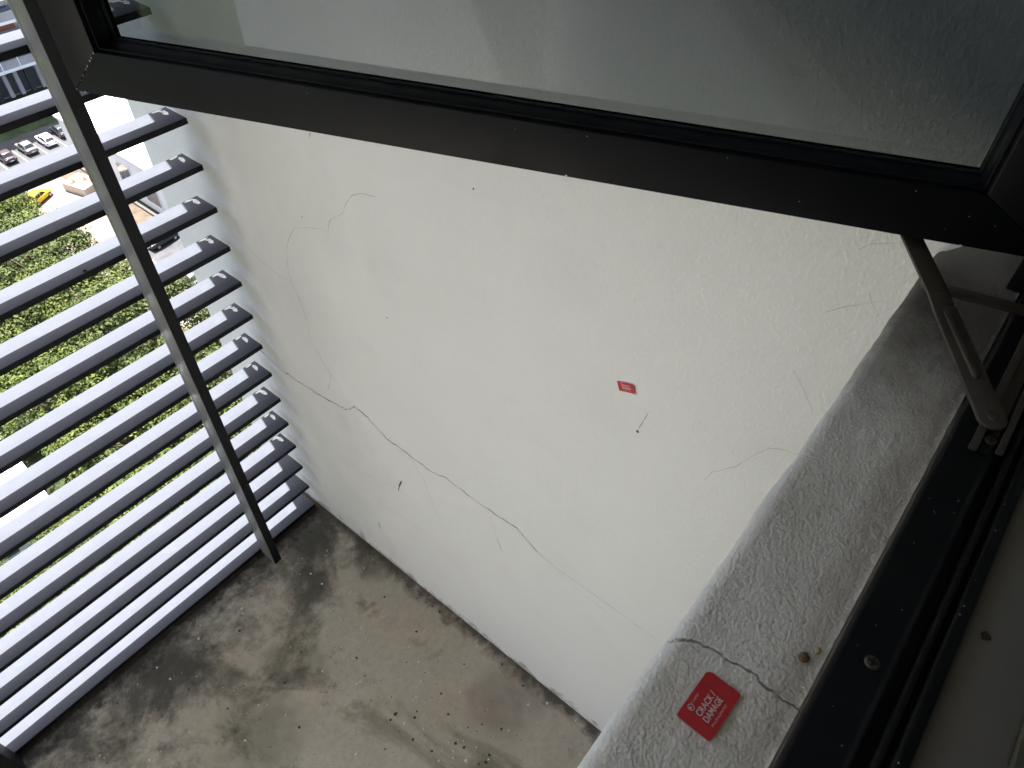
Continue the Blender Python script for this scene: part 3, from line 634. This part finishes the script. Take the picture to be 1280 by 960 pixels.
# ---- flat white roof at the left
lb = empty('flat_roof_house', (2.3, 51.8, GZ), math.radians(-3.2)); tag(lb, 'house with a bright flat white roof among the trees at the left edge', 'building')
MB().box(-16, -0.3, 0.3, 14, 0, 3.7).build('wall', M['bwhite'], lb, scale=1)
rf = MB().box(-16.3, 0, 0, 14.3, 3.7, 4.0).build('roof', M['broof'], lb, scale=1)
MB().box(-16.3, 0, 0, 0.2, 4.0, 4.2).build('parapet', M['bwhite'], rf, scale=1); MB().box(-0.2, 0, 0.2, 14.3, 4.0, 4.2).build('parapet', M['bwhite'], rf, scale=1)
for i in range(5):
    wn = MB().box(-14 + i * 2.8, -12.4 + i * 2.8, 0.2, 0.35, 1.2, 2.8).build('window', M['bwhite'], lb, scale=1)
    MB().box(-13.85 + i * 2.8, -12.55 + i * 2.8, 0.17, 0.198, 1.35, 2.65).build('pane', M['bpane'], wn, scale=1)

# ---- cream open bin
cb = empty('concrete_bin', (27.1 * K, 88.0 * K, GZ), 0.25); tag(cb, 'open cream concrete enclosure on the paved path', 'enclosure')
for b_ in ((-1.5, 1.5, -2.2, -2.0), (-1.5, 1.5, 2.0, 2.2), (-1.5, -1.3, -2.0, 2.0), (1.3, 1.5, -2.0, 2.0)):
    MB().box(*b_, 0, 1.3).build('side_wall', M['cream'], cb, scale=1, bevel=0.03)
MB().box(-1.3, 1.3, -2.0, 2.0, 0.02, 0.5).build('floor', M['cream'], cb, scale=1)
MB().cyl((0.1, 0.6, 0.5), 0.45, 0.25, 12).build('lid', M['bwhite'], cb, scale=1)
MB().box(0.2, 1.2, 1.0, 1.9, 0.5, 1.2).build('block', M['kerb'], cb, scale=1, bevel=0.04)

# ---- cars
def car(name, label, loc, rz, paint, estate=False):
    c = empty(name, (loc[0] * K, loc[1] * K, GZ + 0.05), rz); tag(c, label, 'car', 'cars parked below the tower')
    body = plain('car_paint_' + name, paint, 0.25, 0.6, var=0.02)
    L, Wd = 2.15, 0.88
    # cross sections along x: (x, half width, sill z, belt z, crown z)
    secs = [(-L, .70, .42, .70, .72), (-L + .10, .82, .30, .86, .90), (-1.45, Wd, .24, .93, .98), (-.6, Wd, .22, .93, .99), (.4, Wd, .22, .92, .97), (1.1, Wd, .24, .88, .93), (1.75, .82, .28, .74, .79), (L - .06, .70, .34, .62, .65), (L, .60, .42, .56, .58)]
    vs, fs = [], []
    for (x, hw, zs_, zb, zc) in secs:
        for (y, z) in ((-hw * .9, zs_), (-hw, zs_ + .18), (-hw * .99, zb - .1), (-hw * .9, zb), (-hw * .45, zc), (hw * .45, zc), (hw * .9, zb), (hw * .99, zb - .1), (hw, zs_ + .18), (hw * .9, zs_)): vs.append((x, y, z))
    k = 10
    for i in range(len(secs) - 1):
        for j in range(k): fs.append((i * k + j, i * k + (j + 1) % k, (i + 1) * k + (j + 1) % k, (i + 1) * k + j))
    fs += [tuple(range(k)), tuple(range((len(secs) - 1) * k, len(secs) * k))]
    bd = MB().add(vs, fs).build('body', body, c, smooth=True, scale=1); bd.data.set_sharp_from_angle(angle=math.radians(50))
    xr = -1.95 if estate else -1.55; xt = -1.65 if estate else -1.05
    cab = [(xr, .80, .90), (xt, .64, 1.44), (-.1, .66, 1.50), (.35, .63, 1.44), (1.05, .78, .90)]
    vs = [(x, s * hw, z) for x, hw, z in cab for s in (-1, 1)]
    fs = [(0, 2, 4, 6, 8), (1, 9, 7, 5, 3), (0, 1, 3, 2), (2, 3, 5, 4), (4, 5, 7, 6), (6, 7, 9, 8), (0, 8, 9, 1)]
    MB().add(vs, fs).build('cabin', body, c, bevel=0.05, scale=1)
    def pane(nm, q, off): MB().add([Vector(p) + Vector(off) for p in q], [tuple(range(len(q)))]).build(nm, M['cglass'], c, scale=1)
    lerp = lambda a, b, t: [a[i] + (b[i] - a[i]) * t for i in range(3)]
    def inset(a, b, cc, d, t=0.1, s=0.12): # a,b bottom ; cc,d top
        A, B_, C_, D_ = lerp(a, cc, s), lerp(b, d, s), lerp(a, cc, 1 - s), lerp(b, d, 1 - s)
        return [lerp(A, B_, t), lerp(A, B_, 1 - t), lerp(C_, D_, 1 - t), lerp(C_, D_, t)]
    pane('rear_window', inset((xr, -.80, .90), (xr, .80, .90), (xt, -.64, 1.44), (xt, .64, 1.44)), (-.03, 0, .02))
    pane('windscreen', inset((1.05, -.78, .90), (1.05, .78, .90), (.35, -.63, 1.44), (.35, .63, 1.44)), (.03, 0, .02))
    for s in (-1, 1):
        for (a, b) in ((xr + .18, -.32), (-.22, .78)):
            ta = max(a + .12, xt + .05); tb = min(b, .30) if b > 0 else b
            pane('side_window', [(a, s * .79, .96), (b, s * .785, .96), (tb, s * .665, 1.38), (ta, s * .665, 1.38)], (0, s * .035, .01))
        for x in (-1.3, 1.3):
            wh = MB().cyl((x, s * .80 - .1, .32), .32, .2, 18, 'y').build('wheel', M['tyre'], c, bevel=.03, scale=1)
            MB().cyl((x, s * .80 + s * .10 - .01, .32), .2, .02, 14, 'y').build('rim', M['rim'], wh, scale=1)
        MB().box(L - .20, L - .07, s * .56 - .14, s * .56 + .14, .56, .68).build('headlight', M['lampw'], c, bevel=.02, scale=1)
        MB().box(-L + .0, -L + .1, s * .66 - .10, s * .66 + .10, .66, .88).build('tail_light', M['lampr'], c, bevel=.02, scale=1)
    MB().box(-L - .02, -L + .02, -.26, .26, .5, .61).build('number_plate', M['bwhite'], c, scale=1)
H = math.pi / 2
car('parked_car', 'white estate car in the middle of the car park row', (29.75, 102.3), H, (0.72, 0.72, 0.72), True)
car('parked_car', 'grey car parked left of the white estate car', (27.15, 102.2), H + .03, (0.13, 0.125, 0.12))
car('parked_car', 'dark brown car at the left end of the car park row', (24.4, 102.0), H, (0.05, 0.035, 0.036))
car('parked_car', 'dark car parked right of the white estate car', (32.2, 103.2), H, (0.035, 0.037, 0.042))
car('parked_car', 'black car on the lane behind the louvre ends', (27.0, 70.9), 0.12, (0.015, 0.015, 0.017))
car('parked_car', 'dark blue car on the paved path near the tree', (25.0, 62.6), H + .1, (0.02, 0.025, 0.05))
car('parked_car', 'bright yellow car beside the tree canopy', (22.4, 89.6), 0.5, (0.75, 0.50, 0.01))

# ---- trees
def crown_mesh(seed, R, Hh, nclump, nleaf):
    rnd = random.Random(seed); vs, fs = [], []
    for c in range(nclump):
        th = rnd.uniform(0, 2 * math.pi); ph = math.acos(rnd.uniform(-0.25, 1)); rr = rnd.uniform(0.55, 1.0) ** 0.6
        cc = Vector((R * rr * math.sin(ph) * math.cos(th), R * rr * math.sin(ph) * math.sin(th), Hh * rr * math.cos(ph)))
        cr = rnd.uniform(0.6, 1.25)
        for l in range(nleaf):
            d_ = Vector((rnd.gauss(0, 1), rnd.gauss(0, 1), rnd.gauss(0, .7))).normalized() * cr * rnd.random() ** 0.4
            p = cc + d_; nrm = (d_ + Vector((rnd.uniform(-.7, .7), rnd.uniform(-.7, .7), rnd.uniform(0, 1.1)))).normalized()
            a = nrm.orthogonal().normalized(); b_ = nrm.cross(a); t = rnd.uniform(0, 6.28); a, b_ = a * math.cos(t) + b_ * math.sin(t), b_ * math.cos(t) - a * math.sin(t)
            s = rnd.uniform(.06, .13); o = len(vs); vs += [p - a * s * 1.5, p - b_ * s * .7, p + a * s * 1.5, p + b_ * s * .7]; fs.append((o, o + 1, o + 2, o + 3))
    me = bpy.data.meshes.new('crown'); me.from_pydata([tuple(v) for v in vs], [], fs); me.materials.append(M['leaf'][seed % 2]); return me
CRN = [crown_mesh(i, 5.1, 3.4, 170, 80) for i in range(4)]
def trunk_mesh(seed):
    rnd = random.Random(seed); mb = MB(); mb.tube([(0, 0, 0), (.1, 0, 2.2), (.0, .1, 4.4), (.2, 0, 6.6)], [.36, .28, .22, .1])
    for i in range(6):
        a = i * 1.05 + rnd.random() * .5; r = rnd.uniform(2.2, 3.6); mb.tube([(.05, 0, 2.6 + .25 * i), (r * .5 * math.cos(a), r * .5 * math.sin(a), 4.4 + .2 * i), (r * math.cos(a), r * math.sin(a), 6.0 + .2 * i)], [.16, .11, .04], 6)
    return mb.mesh('trunk', M['bark'], smooth=True, scale=1)
TRK = [trunk_mesh(i) for i in range(2)]
rnd = random.Random(11); ti = 0
for (x, y, s) in [(13.2, 77.5, 1.0), (5.5, 78, 1.1), (-3, 79, 1.0), (14.5, 68.5, 1.1), (6.5, 69, 1.0), (-1.5, 69.5, 1.1), (14.2, 59.5, 1.05), (6.8, 60, 1.1), (-1.2, 60.5, 1.0), (14.6, 50.8, 1.1), (7.2, 51.5, 1.0), (14.6, 42.4, 1.05), (8.0, 43.4, .95), (13.4, 34.4, 1.0), (7.2, 34.6, .9), (-1.6, 30.6, .9), (4.2, 28.5, 1.0), (0.0, 39.6, .52), (-4.5, 39.3, .55), (3.9, 38.6, .58), (17.2, 84.2, .55)]:
    s *= K * 1.05; t = empty('leafy_tree', (x * K + rnd.uniform(-.8, .8), y * K + rnd.uniform(-.8, .8), GZ), rnd.uniform(0, 6.28)); t.scale = (s, s, s * rnd.uniform(.92, 1.08))
    tag(t, 'leafy green tree in the canopy seen down through the louvre blades', 'tree', 'trees below the louvres')
    link('trunk', TRK[ti % 2], t); cr = link('crown', CRN[ti % 4], t); cr.location = (0, 0, 5.4); ti += 1
